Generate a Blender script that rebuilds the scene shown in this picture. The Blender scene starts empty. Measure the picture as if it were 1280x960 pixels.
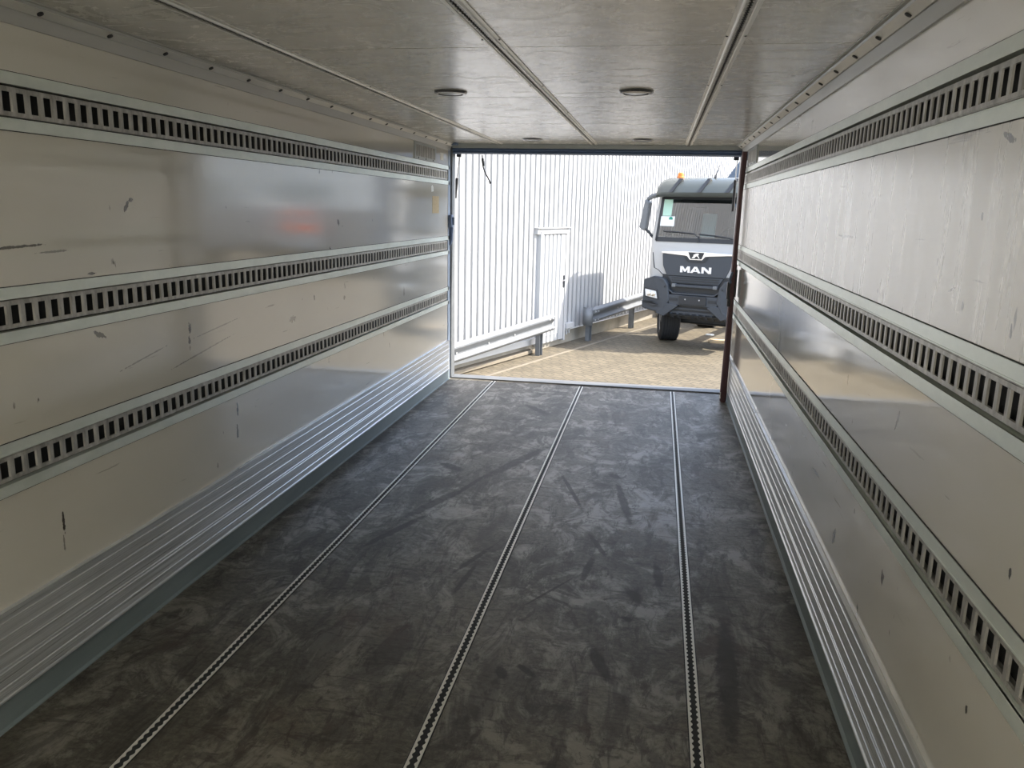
import bpy, bmesh, math, random
from mathutils import Vector, Matrix
random.seed(7)
SC = bpy.context.scene
COL = SC.collection
PI = math.pi

# ------------------------------------------------------------------ camera
YAW, PITCH, ROLL = -0.17416, -0.21662, 0.02189
CAM = Vector((1.8283, 0.0, 1.5467))
fw = Vector((math.sin(YAW)*math.cos(PITCH), math.cos(YAW)*math.cos(PITCH), math.sin(PITCH)))
rt = fw.cross(Vector((0, 0, 1))).normalized()
up = rt.cross(fw)
cr, sr = math.cos(ROLL), math.sin(ROLL)
rt2 = cr*rt + sr*up
up2 = -sr*rt + cr*up
cd = bpy.data.cameras.new('camera')
cam = bpy.data.objects.new('camera', cd)
COL.objects.link(cam)
M = Matrix((rt2, up2, -fw)).transposed().to_4x4()
M.translation = CAM
cam.matrix_world = M
cd.sensor_width = 36.0
cd.lens = 36.0*1000.0/1280.0
cd.clip_start = 0.02
cd.clip_end = 500
SC.camera = cam

# ------------------------------------------------------------------ light
FA = math.radians(20.7214)                    # heading of the hall wall, clockwise from +y
FN = Vector((math.cos(FA), -math.sin(FA), 0))  # out of the hall wall, towards the yard
FD = Vector((math.sin(FA), math.cos(FA), 0))   # along the hall wall, away from the box
GZ = -1.33                                     # yard level below the load floor
SUN_OFF, SUN_EL = math.radians(26), math.radians(48)
to_sun = (FN*math.cos(SUN_OFF) + FD*math.sin(SUN_OFF))*math.cos(SUN_EL) + Vector((0, 0, math.sin(SUN_EL)))
sd = bpy.data.lights.new('sun', 'SUN')
sd.energy = 3.5
sd.angle = math.radians(0.53)
sd.color = (1.0, 0.93, 0.83)
sun = bpy.data.objects.new('sun', sd)
COL.objects.link(sun)
sun.rotation_euler = to_sun.to_track_quat('Z', 'Y').to_euler()
sun.location = (10, 10, 12)
W = bpy.data.worlds.new('sky')
SC.world = W
W.use_nodes = True
nt = W.node_tree
sky = nt.nodes.new('ShaderNodeTexSky')
sky.sky_type = 'NISHITA'
sky.sun_disc = False
sky.sun_elevation = SUN_EL
sky.sun_rotation = math.atan2(to_sun.x, to_sun.y)
sky.air_density = 1.0
sky.dust_density = 2.0
haze = nt.nodes.new('ShaderNodeMix')             # thin bright haze over the blue
haze.data_type = 'RGBA'
haze.inputs['Factor'].default_value = 0.25
nt.links.new(sky.outputs['Color'], haze.inputs[6])
haze.inputs[7].default_value = (2.9, 2.85, 2.7, 1)
nt.links.new(haze.outputs[2], nt.nodes['Background'].inputs['Color'])
nt.nodes['Background'].inputs['Strength'].default_value = 0.24
SC.cycles.max_bounces = 16
SC.cycles.diffuse_bounces = 10
SC.cycles.glossy_bounces = 6
vs = SC.view_settings
vs.view_transform = 'Standard'
vs.look = 'None'
vs.gamma = 1.0
vs.use_curve_mapping = False
vs.exposure = 1.66

# ------------------------------------------------------------------ materials
def mat(name, color, rough=0.5, metal=0.0, spec=0.5):
    m = bpy.data.materials.new(name)
    m.use_nodes = True
    b = m.node_tree.nodes['Principled BSDF']
    b.inputs['Base Color'].default_value = (*color, 1)
    b.inputs['Roughness'].default_value = rough
    b.inputs['Metallic'].default_value = metal
    b.inputs['Specular IOR Level'].default_value = spec
    return m

class N:
    """small wrapper for building node trees"""
    def __init__(s, m):
        s.t = m.node_tree
        s.b = s.t.nodes['Principled BSDF']
        s.tc = s.t.nodes.new('ShaderNodeTexCoord')
    def new(s, k, **kw):
        n = s.t.nodes.new(k)
        for a, v in kw.items():
            setattr(n, a, v)
        return n
    def link(s, a, b):
        s.t.links.new(a, b)
    def mapped(s, scale, rot=(0, 0, 0)):
        mp = s.new('ShaderNodeMapping')
        mp.inputs['Scale'].default_value = scale
        mp.inputs['Rotation'].default_value = rot
        s.link(s.tc.outputs['Object'], mp.inputs['Vector'])
        return mp.outputs['Vector']
    def noise(s, vec, scale, detail=5, rough=0.55, dist=0.0):
        n = s.new('ShaderNodeTexNoise')
        n.inputs['Scale'].default_value = scale
        n.inputs['Detail'].default_value = detail
        n.inputs['Roughness'].default_value = rough
        n.inputs['Distortion'].default_value = dist
        s.link(vec, n.inputs['Vector'])
        return n.outputs['Fac']
    def ramp(s, fac, stops):
        r = s.new('ShaderNodeValToRGB')
        el = r.color_ramp.elements
        while len(el) < len(stops):
            el.new(0.5)
        for e, (p, c) in zip(el, stops):
            e.position = p
            e.color = (c, c, c, 1) if isinstance(c, (int, float)) else (*c, 1)
        s.link(fac, r.inputs['Fac'])
        return r.outputs['Color']
    def mix(s, fac, a, b, mode='MIX'):
        x = s.new('ShaderNodeMix', data_type='RGBA', blend_type=mode)
        if isinstance(fac, (int, float)):
            x.inputs['Factor'].default_value = fac
        else:
            s.link(fac, x.inputs['Factor'])
        for v, i in ((a, 'A'), (b, 'B')):
            sock = [q for q in x.inputs if q.name == i and q.type == 'RGBA'][0]
            if isinstance(v, tuple):
                sock.default_value = (*v, 1)
            else:
                s.link(v, sock)
        return [q for q in x.outputs if q.type == 'RGBA'][0]
    def math(s, op, a, b=0.0):
        x = s.new('ShaderNodeMath', operation=op)
        for i, v in enumerate((a, b)):
            if isinstance(v, (int, float)):
                x.inputs[i].default_value = v
            else:
                s.link(v, x.inputs[i])
        return x.outputs[0]
    def bump(s, h, strength, dist=0.01):
        b = s.new('ShaderNodeBump')
        b.inputs['Strength'].default_value = strength
        b.inputs['Distance'].default_value = dist
        s.link(h, b.inputs['Height'])
        s.link(b.outputs['Normal'], s.b.inputs['Normal'])
    def color(s, c):
        s.link(c, s.b.inputs['Base Color'])
    def rough(s, c):
        s.link(c, s.b.inputs['Roughness'])

BWX = 2.48
MARKS_L = [(2.568, 1.523, 0.012, 0.035, -0.6, 1.0), (2.595, 1.545, 0.022, 0.010, 0.2, 1.0), (3.833, 0.963, 0.05, 0.022, 0.1, 0.8), (2.903, 1.049, 0.014, 0.03, 0, 0.95), (2.897, 1.0, 0.012, 0.022, 0, 0.9),
           (2.372, 1.102, 0.05, 0.012, -0.4, 0.8), (3.239, 0.63, 0.010, 0.05, 0, 0.9), (3.228, 0.526, 0.012, 0.05, 0, 0.8), (2.127, 0.522, 0.008, 0.05, 0, 0.95), (2.12, 0.46, 0.006, 0.04, 0, 0.6),
           (2.04, 1.405, 0.16, 0.006, 0.03, 0.85), (2.20, 1.385, 0.10, 0.005, 0.02, 0.6), (4.472, 1.443, 0.02, 0.03, 0.6, 0.8), (2.364, 1.306, 0.03, 0.006, 0, 0.9), (4.538, 1.0, 0.02, 0.02, 0, 0.6),
           (5.694, 0.922, 0.012, 0.05, 0, 0.6), (3.0, 0.94, 0.35, 0.005, 0.14, 0.5), (3.1, 1.02, 0.25, 0.004, 0.10, 0.45), (2.6, 0.98, 0.2, 0.004, 0.16, 0.45)]
MARKS_R = [(3.03, 1.474, 0.20, 0.006, 0.0, 0.75), (1.744, 1.699, 0.05, 0.010, 0.25, 0.9), (1.607, 1.342, 0.008, 0.020, 0, 0.9), (2.642, 1.606, 0.012, 0.008, 0, 0.9), (1.46, 0.929, 0.008, 0.016, 0, 0.9),
           (1.936, 1.39, 0.03, 0.004, -0.3, 0.8), (1.823, 1.551, 0.008, 0.012, 0, 0.8), (3.9, 1.30, 0.05, 0.008, 0, 0.6), (1.542, 0.60, 0.008, 0.014, 0, 0.9), (2.506, 0.644, 0.010, 0.014, 0, 0.5), (2.2, 1.02, 0.010, 0.05, 0.4, 0.5)]
def wall_material(name, scuffed):
    marks = MARKS_R if scuffed else MARKS_L
    m = mat(name, (0.5, 0.48, 0.43), 0.15)
    m.node_tree.nodes['Principled BSDF'].inputs['IOR'].default_value = 1.9
    pb = m.node_tree.nodes['Principled BSDF']
    pb.inputs['Coat Weight'].default_value = 0.8 if scuffed else 0.7
    pb.inputs['Coat IOR'].default_value = 1.55
    pb.inputs['Coat Roughness'].default_value = 0.05
    n = N(m)
    # scratches run mostly along the box, specks are scattered
    along = n.noise(n.mapped((6, 0.9, 14), (0.25, 0, 0)), 3.2, 6, 0.6)
    streak = n.ramp(along, [(0.0, 0), (0.655, 0), (0.70, 0.9), (1, 1)])
    gate = n.ramp(n.noise(n.mapped((1, 0.6, 1)), 2.1, 3), [(0.0, 0), (0.47, 0), (0.6, 1)])
    dots = n.noise(n.mapped((1, 1, 0.5)), 16, 3, 0.5)
    speck = n.ramp(dots, [(0, 0), (0.72, 0), (0.75, 1)])
    tone = n.ramp(n.noise(n.mapped((1, 0.7, 2)), 1.3, 4), [(0.3, (0.67, 0.645, 0.575)), (0.7, (0.73, 0.705, 0.64))])
    c = n.mix(n.math('MULTIPLY', n.math('MULTIPLY', streak, gate), 0.55), tone, (0.12, 0.10, 0.08))
    c = n.mix(n.math('MULTIPLY', speck, 0.85), c, (0.06, 0.045, 0.035))
    # scuffs and scratches with a place of their own: (y, z, half length, half width, turn, strength)
    fine = n.noise(n.mapped((1, 1, 1)), 60, 4, 0.6)
    for (y, z, a, b_, rot, st) in marks:
        mp = n.new('ShaderNodeMapping')
        mp.vector_type = 'TEXTURE'
        mp.inputs['Location'].default_value = (BWX if scuffed else 0.0, y, z)
        mp.inputs['Rotation'].default_value = (rot, 0, 0)
        mp.inputs['Scale'].default_value = (1.0, a, b_)
        n.link(n.tc.outputs['Object'], mp.inputs['Vector'])
        gsp = n.new('ShaderNodeTexGradient', gradient_type='SPHERICAL')
        n.link(mp.outputs['Vector'], gsp.inputs['Vector'])
        e = n.math('ADD', gsp.outputs['Fac'], n.math('MULTIPLY', n.math('SUBTRACT', fine, 0.5), 1.6))
        k = n.ramp(e, [(0.28, 0.0), (0.42, st)])
        inside = n.math('GREATER_THAN', gsp.outputs['Fac'], 0.02)
        c = n.mix(n.math('MULTIPLY', k, inside), c, (0.035, 0.028, 0.022))
    n.color(c)
    if scuffed:
        # upper band of the right wall is rubbed matt, in upright wipes
        up_ = n.noise(n.mapped((1, 5, 0.5)), 3.0, 6, 0.65)
        sep = n.new('ShaderNodeSeparateXYZ')
        n.link(n.tc.outputs['Object'], sep.inputs[0])
        band = n.math('MULTIPLY', n.math('GREATER_THAN', sep.outputs['Z'], 1.29), n.math('LESS_THAN', sep.outputs['Z'], 1.74))
        matt = n.ramp(up_, [(0.3, 0.25), (0.7, 0.32)])
        shiny = n.ramp(up_, [(0.3, 0.06), (0.7, 0.11)])
        rr = n.mix(band, shiny, matt)
        n.rough(rr)
        n.link(rr, pb.inputs['Coat Roughness'])
    else:
        up_ = n.noise(n.mapped((1, 2.5, 0.6)), 3.0, 5, 0.6)
        rr = n.ramp(up_, [(0.3, 0.07), (0.7, 0.12)])
        n.rough(rr)
        n.link(rr, pb.inputs['Coat Roughness'])
    n.bump(n.noise(n.mapped((1, 1.0, 1.0)), 2.5, 2), 0.10, 0.012)
    return m

# (x, y, half length, half width, heading, strength)
MARKS_F = [(1.045, 4.716, 0.584, 0.040, -1.94, 0.8),
           (0.736, 3.908, 0.411, 0.035, -1.93, 0.8),
           (0.649, 3.496, 0.344, 0.024, -1.95, 0.8),
           (0.668, 4.515, 0.146, 0.039, -0.66, 0.8),
           (0.856, 4.218, 0.303, 0.018, -1.81, 0.8),
           (1.390, 2.411, 0.062, 0.020, -1.13, 0.8),
           (1.468, 2.443, 0.067, 0.015, -0.78, 0.8),
           (1.816, 3.072, 0.081, 0.028, -1.19, 0.8),
           (1.796, 2.872, 0.033, 0.016, -0.83, 0.8),
           (1.713, 2.543, 0.175, 0.027, -1.22, 0.8),
           (1.429, 4.266, 0.374, 0.014, -1.26, 0.8),
           (1.632, 3.545, 0.186, 0.015, -1.20, 0.8),
           (1.726, 4.153, 0.415, 0.026, -1.41, 0.8),
           (1.913, 3.287, 0.180, 0.022, -1.51, 0.8),
           (1.094, 3.266, 0.229, 0.015, 1.23, 0.8),
           (2.149, 2.563, 0.557, 0.041, -1.62, 0.8),
           (1.651, 4.580, 0.087, 0.029, -1.03, 0.8),
           (1.609, 3.299, 0.197, 0.018, 1.45, 0.8),
           (1.103, 3.068, 0.228, 0.014, 1.46, 0.8),
           (2.197, 3.145, 0.112, 0.005, 0.11, 0.8),
           (1.470, 3.035, 0.219, 0.007, 1.05, 0.8),
           (0.973, 6.047, 0.242, 0.038, -0.87, 0.8),]
def floor_material():
    m = mat('floor_board', (0.1, 0.09, 0.08), 0.5, 0.0, 0.5)
    n = N(m)
    big = n.noise(n.mapped((1, 0.7, 1)), 1.6, 8, 0.68, 0.6)
    base = n.ramp(big, [(0.28, (0.036, 0.032, 0.025)), (0.5, (0.086, 0.077, 0.059)), (0.72, (0.155, 0.140, 0.110))])
    grain = n.noise(n.mapped((1.2, 1.5, 1)), 34, 7, 0.78)
    c = n.mix(0.8, base, n.ramp(grain, [(0.3, 0.12), (0.7, 0.85)]), 'OVERLAY')
    dust = n.noise(n.mapped((1.1, 0.9, 1)), 3.6, 10, 0.75, 0.8)
    c = n.mix(n.ramp(dust, [(0.49, 0.0), (0.58, 0.6)]), c, (0.255, 0.24, 0.205))
    # greasy smears: warped bands that cross the floor, and short tyre slips
    sc = n.noise(n.mapped((2.6, 0.8, 1), (0, 0, -0.75)), 2.0, 10, 0.72, 1.0)
    c = n.mix(n.ramp(sc, [(0.515, 0.0), (0.575, 0.55)]), c, (0.026, 0.021, 0.016))
    sc2 = n.noise(n.mapped((2.2, 0.8, 1), (0, 0, 0.5)), 7.0, 8, 0.72, 0.8)
    c = n.mix(n.ramp(sc2, [(0.555, 0.0), (0.60, 0.6)]), c, (0.024, 0.019, 0.014))
    sc3 = n.noise(n.mapped((0.6, 2.4, 1), (0, 0, -0.2)), 9.0, 7, 0.70, 0.6)
    c = n.mix(n.ramp(sc3, [(0.57, 0.0), (0.61, 0.55)]), c, (0.026, 0.021, 0.016))
    rust = n.noise(n.mapped((1, 0.7, 1)), 1.7, 6, 0.7)
    c = n.mix(n.ramp(rust, [(0.55, 0.0), (0.7, 0.5)]), c, (0.070, 0.034, 0.018))
    fine = n.noise(n.mapped((1, 1, 1)), 28, 6, 0.7)
    for (x, y, a, b_, rot, st) in MARKS_F:
        mp = n.new('ShaderNodeMapping')
        mp.vector_type = 'TEXTURE'
        mp.inputs['Location'].default_value = (x, y, 0.0)
        mp.inputs['Rotation'].default_value = (0, 0, rot)
        mp.inputs['Scale'].default_value = (a, b_*1.3, 1.0)
        n.link(n.tc.outputs['Object'], mp.inputs['Vector'])
        gsp = n.new('ShaderNodeTexGradient', gradient_type='SPHERICAL')
        n.link(mp.outputs['Vector'], gsp.inputs['Vector'])
        e = n.math('ADD', gsp.outputs['Fac'], n.math('MULTIPLY', n.math('SUBTRACT', fine, 0.5), 1.2))
        k = n.math('MULTIPLY', n.ramp(e, [(0.15, 0.0), (0.45, st)]), n.math('GREATER_THAN', gsp.outputs['Fac'], 0.01))
        c = n.mix(k, c, (0.016, 0.012, 0.009))
    n.color(c)
    lum = n.new('ShaderNodeRGBToBW')
    n.link(c, lum.inputs[0])
    # greasy dark areas are matt, rubbed pale areas catch the daylight
    n.rough(n.ramp(lum.outputs[0], [(0.02, 0.54), (0.17, 0.36)]))
    n.bump(grain, 0.25, 0.003)
    return m

def ceiling_material():
    m = mat('ceiling_plywood', (0.3, 0.29, 0.26), 0.3)
    n = N(m)
    gr = n.noise(n.mapped((1.4, 6, 1)), 2.4, 8, 0.62, 0.5)
    c = n.ramp(gr, [(0.25, (0.58, 0.565, 0.51)), (0.5, (0.72, 0.705, 0.65)), (0.75, (0.80, 0.785, 0.73))])
    wip = n.noise(n.mapped((2.2, 3.0, 1), (0, 0, 0.6)), 2.6, 8, 0.72, 1.4)
    c = n.mix(n.ramp(wip, [(0.56, 0.0), (0.66, 0.32)]), c, (0.88, 0.87, 0.83))
    sp = n.noise(n.mapped((2.0, 7, 1)), 3.5, 6, 0.65, 0.3)
    c = n.mix(n.ramp(sp, [(0.62, 0.0), (0.72, 0.6)]), c, (0.32, 0.30, 0.255))
    n.color(c)
    n.rough(n.ramp(wip, [(0.3, 0.17), (0.7, 0.34)]))
    n.bump(gr, 0.02, 0.004)
    n.b.inputs['Coat Weight'].default_value = 0.3
    n.b.inputs['Coat Roughness'].default_value = 0.24
    return m

def metal_material(name, c0, c1, rough, stretch=(8, 0.5, 8), scale=5.0, metal=0.85, bump=0.0):
    m = mat(name, c0, rough, metal)
    n = N(m)
    f = n.noise(n.mapped(stretch), scale, 6, 0.65)
    n.color(n.ramp(f, [(0.3, c0), (0.7, c1)]))
    n.rough(n.ramp(f, [(0.3, rough), (0.7, rough + 0.12)]))
    if bump:
        n.bump(f, bump, 0.003)
    return m

def paving_material():
    m = mat('paving_blocks', (0.4, 0.35, 0.27), 0.75)
    n = N(m)
    v = n.mapped((1, 1, 1), (0, 0, 0.55))
    br = n.new('ShaderNodeTexBrick')
    br.inputs['Scale'].default_value = 1.0
    br.inputs['Mortar Size'].default_value = 0.011
    br.inputs['Mortar Smooth'].default_value = 0.4
    br.inputs['Brick Width'].default_value = 0.24
    br.inputs['Row Height'].default_value = 0.14
    br.inputs['Color1'].default_value = (0.172, 0.145, 0.097, 1)
    br.inputs['Color2'].default_value = (0.125, 0.105, 0.070, 1)
    br.inputs['Mortar'].default_value = (0.05, 0.042, 0.032, 1)
    # a small wave along the rows gives the interlocking outline
    wv = n.new('ShaderNodeTexWave', wave_type='BANDS', bands_direction='X', wave_profile='TRI')
    wv.inputs['Scale'].default_value = 1.31
    n.link(v, wv.inputs['Vector'])
    add = n.new('ShaderNodeVectorMath', operation='ADD')
    cmb = n.new('ShaderNodeCombineXYZ')
    n.link(n.math('MULTIPLY', wv.outputs['Fac'], 0.05), cmb.inputs['Y'])
    n.link(v, add.inputs[0])
    n.link(cmb.outputs[0], add.inputs[1])
    n.link(add.outputs[0], br.inputs['Vector'])
    blot = n.ramp(n.noise(n.mapped((1, 1, 1)), 0.7, 6, 0.65), [(0.3, 0.72), (0.7, 1.0)])
    n.color(n.mix(1.0, br.outputs['Color'], blot, 'MULTIPLY'))
    n.bump(br.outputs['Fac'], -0.5, 0.01)
    return m

MW_L = wall_material('laminate_left', False)
MW_R = wall_material('laminate_right', True)
M_FLOOR = floor_material()
M_CEIL = ceiling_material()
M_GALV = metal_material('galvanised', (0.74, 0.80, 0.75), (0.88, 0.93, 0.88), 0.30, (2, 1.2, 2), 6, 0.45)
M_TRACK = metal_material('worn_track', (0.28, 0.27, 0.25), (0.66, 0.65, 0.62), 0.34, (3, 3, 1), 11, 0.45)
M_ALU = metal_material('ribbed_aluminium', (0.44, 0.455, 0.47), (0.84, 0.86, 0.88), 0.26, (3, 0.35, 30), 5, 0.5, 0.12)
M_CTRACK = metal_material('ceiling_track_aluminium', (0.80, 0.79, 0.74), (0.90, 0.89, 0.85), 0.34, (3, 0.5, 6), 4, 0.6)
M_ALUL = metal_material('pale_aluminium', (0.66, 0.65, 0.61), (0.82, 0.81, 0.77), 0.32, (3, 0.5, 6), 4, 0.3)
M_BASE = metal_material('grey_base_angle', (0.155, 0.19, 0.20), (0.22, 0.26, 0.27), 0.5, (1, 0.6, 3), 3, 0.0)
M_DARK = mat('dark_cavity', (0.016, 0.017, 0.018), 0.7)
M_CORN = metal_material('grey_cornice', (0.44, 0.445, 0.43), (0.52, 0.525, 0.51), 0.4, (1, 0.4, 3), 3, 0.2)
M_BLACK = mat('black_rubber', (0.02, 0.02, 0.022), 0.55)
M_BLUE = metal_material('blue_grey_frame', (0.22, 0.28, 0.37), (0.30, 0.36, 0.46), 0.45, (2, 2, 1), 3, 0.1)
M_SEAL = mat('blue_black_seal', (0.13, 0.19, 0.32), 0.4)
M_PGREY = metal_material('post_grey', (0.36, 0.39, 0.39), (0.44, 0.47, 0.47), 0.4, (2, 2, 1), 3, 0.15)
M_MAROON = metal_material('dark_maroon_rubber', (0.07, 0.028, 0.034), (0.11, 0.040, 0.045), 0.4, (3, 3, 1), 3, 0.0)
M_PAVE = paving_material()
M_FACADE = metal_material('white_sheet', (0.41, 0.415, 0.42), (0.44, 0.445, 0.45), 0.5, (1, 1, 1), 1.2, 0.0)
M_PLINTH = metal_material('plinth_concrete', (0.24, 0.22, 0.18), (0.34, 0.31, 0.26), 0.85, (1, 1, 1), 3, 0.0, 0.2)
M_YARD = metal_material('grey_sheet', (0.66, 0.67, 0.65), (0.72, 0.73, 0.71), 0.5, (1, 1, 1), 1.0, 0.0)
M_KERB = metal_material('kerb_blocks', (0.175, 0.15, 0.11), (0.22, 0.19, 0.145), 0.8, (1, 1, 1), 5, 0.0)
M_RAIL = metal_material('guard_galvanised', (0.145, 0.156, 0.167), (0.195, 0.206, 0.217), 0.5, (1, 1, 3), 4, 0.3)
M_WHITE = mat('white_paint', (0.475, 0.475, 0.47), 0.3)
M_DGREY = mat('dark_grey_plastic', (0.048, 0.056, 0.068), 0.5)
M_MGREY = mat('mid_grey_plastic', (0.16, 0.17, 0.18), 0.45)
M_VISOR = mat('smoked_visor', (0.08, 0.092, 0.09), 0.25)
M_BPLAST = mat('black_plastic', (0.025, 0.028, 0.033), 0.45)
M_CHROME = mat('chrome', (0.82, 0.83, 0.84), 0.12, 1.0)
M_SILVER = mat('silver_letters', (0.85, 0.85, 0.86), 0.3, 0.4)
M_TYRE = mat('tyre', (0.022, 0.023, 0.026), 0.75)
M_RIM = mat('rim_silver', (0.5, 0.5, 0.52), 0.35, 0.7)
M_LENS = mat('lamp_lens', (0.72, 0.74, 0.76), 0.12, 0.3)
M_ORANGE = mat('orange_plastic', (0.85, 0.22, 0.03), 0.3)
M_PAPER = mat('paper', (0.80, 0.83, 0.82), 0.6)
M_GREEN = mat('green_seal', (0.02, 0.28, 0.2), 0.5)
M_MINT = mat('mint_strip', (0.48, 0.72, 0.60), 0.4)
M_SEAT = mat('seat_cloth', (0.05, 0.055, 0.065), 0.8)
M_SEATC = mat('seat_cover_film', (0.34, 0.38, 0.37), 0.3)
M_CURT = mat('cab_lining', (0.03, 0.037, 0.042), 0.8)
M_STICK = metal_material('yellowed_sticker', (0.45, 0.33, 0.16), (0.58, 0.47, 0.28), 0.6, (1, 6, 9), 6, 0.0)
M_STEELB = mat('blue_steel', (0.10, 0.14, 0.20), 0.45)
M_WOOD = mat('pale_wood', (0.62, 0.48, 0.32), 0.7)
M_BEZEL = mat('lamp_bezel', (0.22, 0.22, 0.23), 0.25, 0.6)
M_LAMPG = mat('lamp_glass', (0.42, 0.43, 0.43), 0.2, 0.0)
M_STRIPE = mat('signal_orange', (0.85, 0.13, 0.03), 0.4)
M_TARP = mat('grey_tarp', (0.30, 0.32, 0.34), 0.5)

def glass_material():
    m = bpy.data.materials.new('windscreen_glass')
    m.use_nodes = True
    t = m.node_tree
    t.nodes.remove(t.nodes['Principled BSDF'])
    tr = t.nodes.new('ShaderNodeBsdfTransparent')
    tr.inputs['Color'].default_value = (0.55, 0.70, 0.72, 1)
    gl = t.nodes.new('ShaderNodeBsdfGlossy')
    gl.inputs['Roughness'].default_value = 0.02
    fr = t.nodes.new('ShaderNodeFresnel')
    fr.inputs['IOR'].default_value = 2.2
    mx = t.nodes.new('ShaderNodeMixShader')
    t.links.new(fr.outputs[0], mx.inputs[0])
    t.links.new(tr.outputs[0], mx.inputs[1])
    t.links.new(gl.outputs[0], mx.inputs[2])
    t.links.new(mx.outputs[0], t.nodes['Material Output'].inputs['Surface'])
    return m
M_GLASS = glass_material()

# ------------------------------------------------------------------ mesh helpers
class MB:
    def __init__(s):
        s.v, s.f, s.m = [], [], []
    def add(s, verts, faces):
        o = len(s.v)
        s.v += [tuple(p) for p in verts]
        s.f += [tuple(i + o for i in q) for q in faces]
        return s
    def box(s, x0, x1, y0, y1, z0, z1):
        v = [(x0, y0, z0), (x1, y0, z0), (x1, y1, z0), (x0, y1, z0), (x0, y0, z1), (x1, y0, z1), (x1, y1, z1), (x0, y1, z1)]
        return s.add(v, [(3, 2, 1, 0), (4, 5, 6, 7), (0, 1, 5, 4), (1, 2, 6, 5), (2, 3, 7, 6), (3, 0, 4, 7)])
    def prism(s, poly, axis, a, b):
        """poly: 2D outline; axis: the extrusion axis"""
        def P(p, t):
            return {'x': (t, p[0], p[1]), 'y': (p[0], t, p[1]), 'z': (p[0], p[1], t)}[axis]
        n = len(poly)
        v = [P(p, a) for p in poly] + [P(p, b) for p in poly]
        f = [tuple(range(n))[::-1], tuple(range(n, 2*n))]
        f += [(i, (i + 1) % n, n + (i + 1) % n, n + i) for i in range(n)]
        return s.add(v, f)
    def tube(s, pts, r, seg=8):
        pts = [Vector(p) for p in pts]
        rs = r if isinstance(r, (list, tuple)) else [r]*len(pts)
        v, f = [], []
        prev = None
        for i, p in enumerate(pts):
            t = (pts[min(i + 1, len(pts) - 1)] - pts[max(i - 1, 0)]).normalized()
            a = prev if prev is not None else (Vector((0, 0, 1)) if abs(t.z) < 0.9 else Vector((1, 0, 0)))
            u = (a - t*a.dot(t)).normalized()
            prev = u
            w = t.cross(u)
            for k in range(seg):
                q = 2*PI*k/seg
                v.append(p + (u*math.cos(q) + w*math.sin(q))*rs[i])
        for i in range(len(pts) - 1):
            for k in range(seg):
                k2 = (k + 1) % seg
                f.append((i*seg + k, i*seg + k2, (i + 1)*seg + k2, (i + 1)*seg + k))
        f.append(tuple(range(seg))[::-1])
        f.append(tuple(range((len(pts) - 1)*seg, len(pts)*seg)))
        return s.add(v, f)
    def lathe(s, prof, axis, c, seg=32):
        """prof: (radius, height along axis)"""
        v, f = [], []
        for (r, h) in prof:
            for k in range(seg):
                q = 2*PI*k/seg
                a, b = r*math.cos(q), r*math.sin(q)
                v.append({'x': (c[0] + h, c[1] + a, c[2] + b), 'y': (c[0] + a, c[1] + h, c[2] + b), 'z': (c[0] + a, c[1] + b, c[2] + h)}[axis])
        for i in range(len(prof) - 1):
            for k in range(seg):
                k2 = (k + 1) % seg
                f.append((i*seg + k, i*seg + k2, (i + 1)*seg + k2, (i + 1)*seg + k))
        f.append(tuple(range(seg))[::-1])
        f.append(tuple(range((len(prof) - 1)*seg, len(prof)*seg)))
        return s.add(v, f)
    def build(s, name, m, parent=None, bevel=0.0, smooth=False, subd=0):
        me = bpy.data.meshes.new(name)
        me.from_pydata(s.v, [], s.f)
        bm = bmesh.new()
        bm.from_mesh(me)
        bmesh.ops.recalc_face_normals(bm, faces=bm.faces)
        bm.to_mesh(me)
        bm.free()
        me.materials.append(m)
        o = bpy.data.objects.new(name, me)
        COL.objects.link(o)
        if parent:
            o.parent = parent
        if bevel:
            b = o.modifiers.new('bevel', 'BEVEL')
            b.width = bevel
            b.segments = 2
            b.limit_method = 'ANGLE'
            b.angle_limit = math.radians(35)
        if smooth:
            me.polygons.foreach_set('use_smooth', [True]*len(me.polygons))
            try:
                me.set_sharp_from_angle(angle=math.radians(35))
            except Exception:
                pass
        return o

def tag(o, label, cat, group=None, kind=None):
    o['label'] = label
    o['category'] = cat
    if group:
        o['group'] = group
    if kind:
        o['kind'] = kind
    return o
def thing(name, label, cat, loc=(0, 0, 0), rz=0.0, group=None):
    o = bpy.data.objects.new(name, None)
    o.empty_display_size = 0.1
    COL.objects.link(o)
    o.location = loc
    o.rotation_euler = (0, 0, rz)
    return tag(o, label, cat, group)
def struct(o):
    o['kind'] = 'structure'
    return o
def copy_tree(root, loc, label, parent=None):
    c = root.copy()
    COL.objects.link(c)
    if parent is None:
        c.location = loc
        c['label'] = label
    else:
        c.parent = parent
    for ch in [q for q in root.children]:
        copy_tree(ch, None, None, c)
    return c

# ------------------------------------------------------------------ the box of the truck
BW, BH, BL, BACK = 2.48, 2.0826, 7.03, -2.2
TRACKS = [(1.731, 1.891), (1.133, 1.293), (0.691, 0.846)]
def wall_mesh(sign):
    mb = MB()
    def b(depth, z0, z1):
        x0, x1 = (-0.09, -depth) if sign < 0 else (BW + depth, BW + 0.09)
        mb.box(x0, x1, BACK, BL - 0.03, z0, z1)
    edges = [-0.05]
    for lo, hi in sorted(TRACKS):
        edges += [lo + 0.03, hi - 0.03]
    edges.append(BH + 0.05)
    for i in range(len(edges) - 1):
        b(0.0 if i % 2 == 0 else 0.035, edges[i], edges[i + 1])
    return mb
struct(wall_mesh(-1).build('wall_left', MW_L))
struct(wall_mesh(1).build('wall_right', MW_R))
struct(MB().box(-0.09, BW + 0.09, BACK - 0.06, BACK, -0.05, BH + 0.05).build('wall_front', MW_L))
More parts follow.
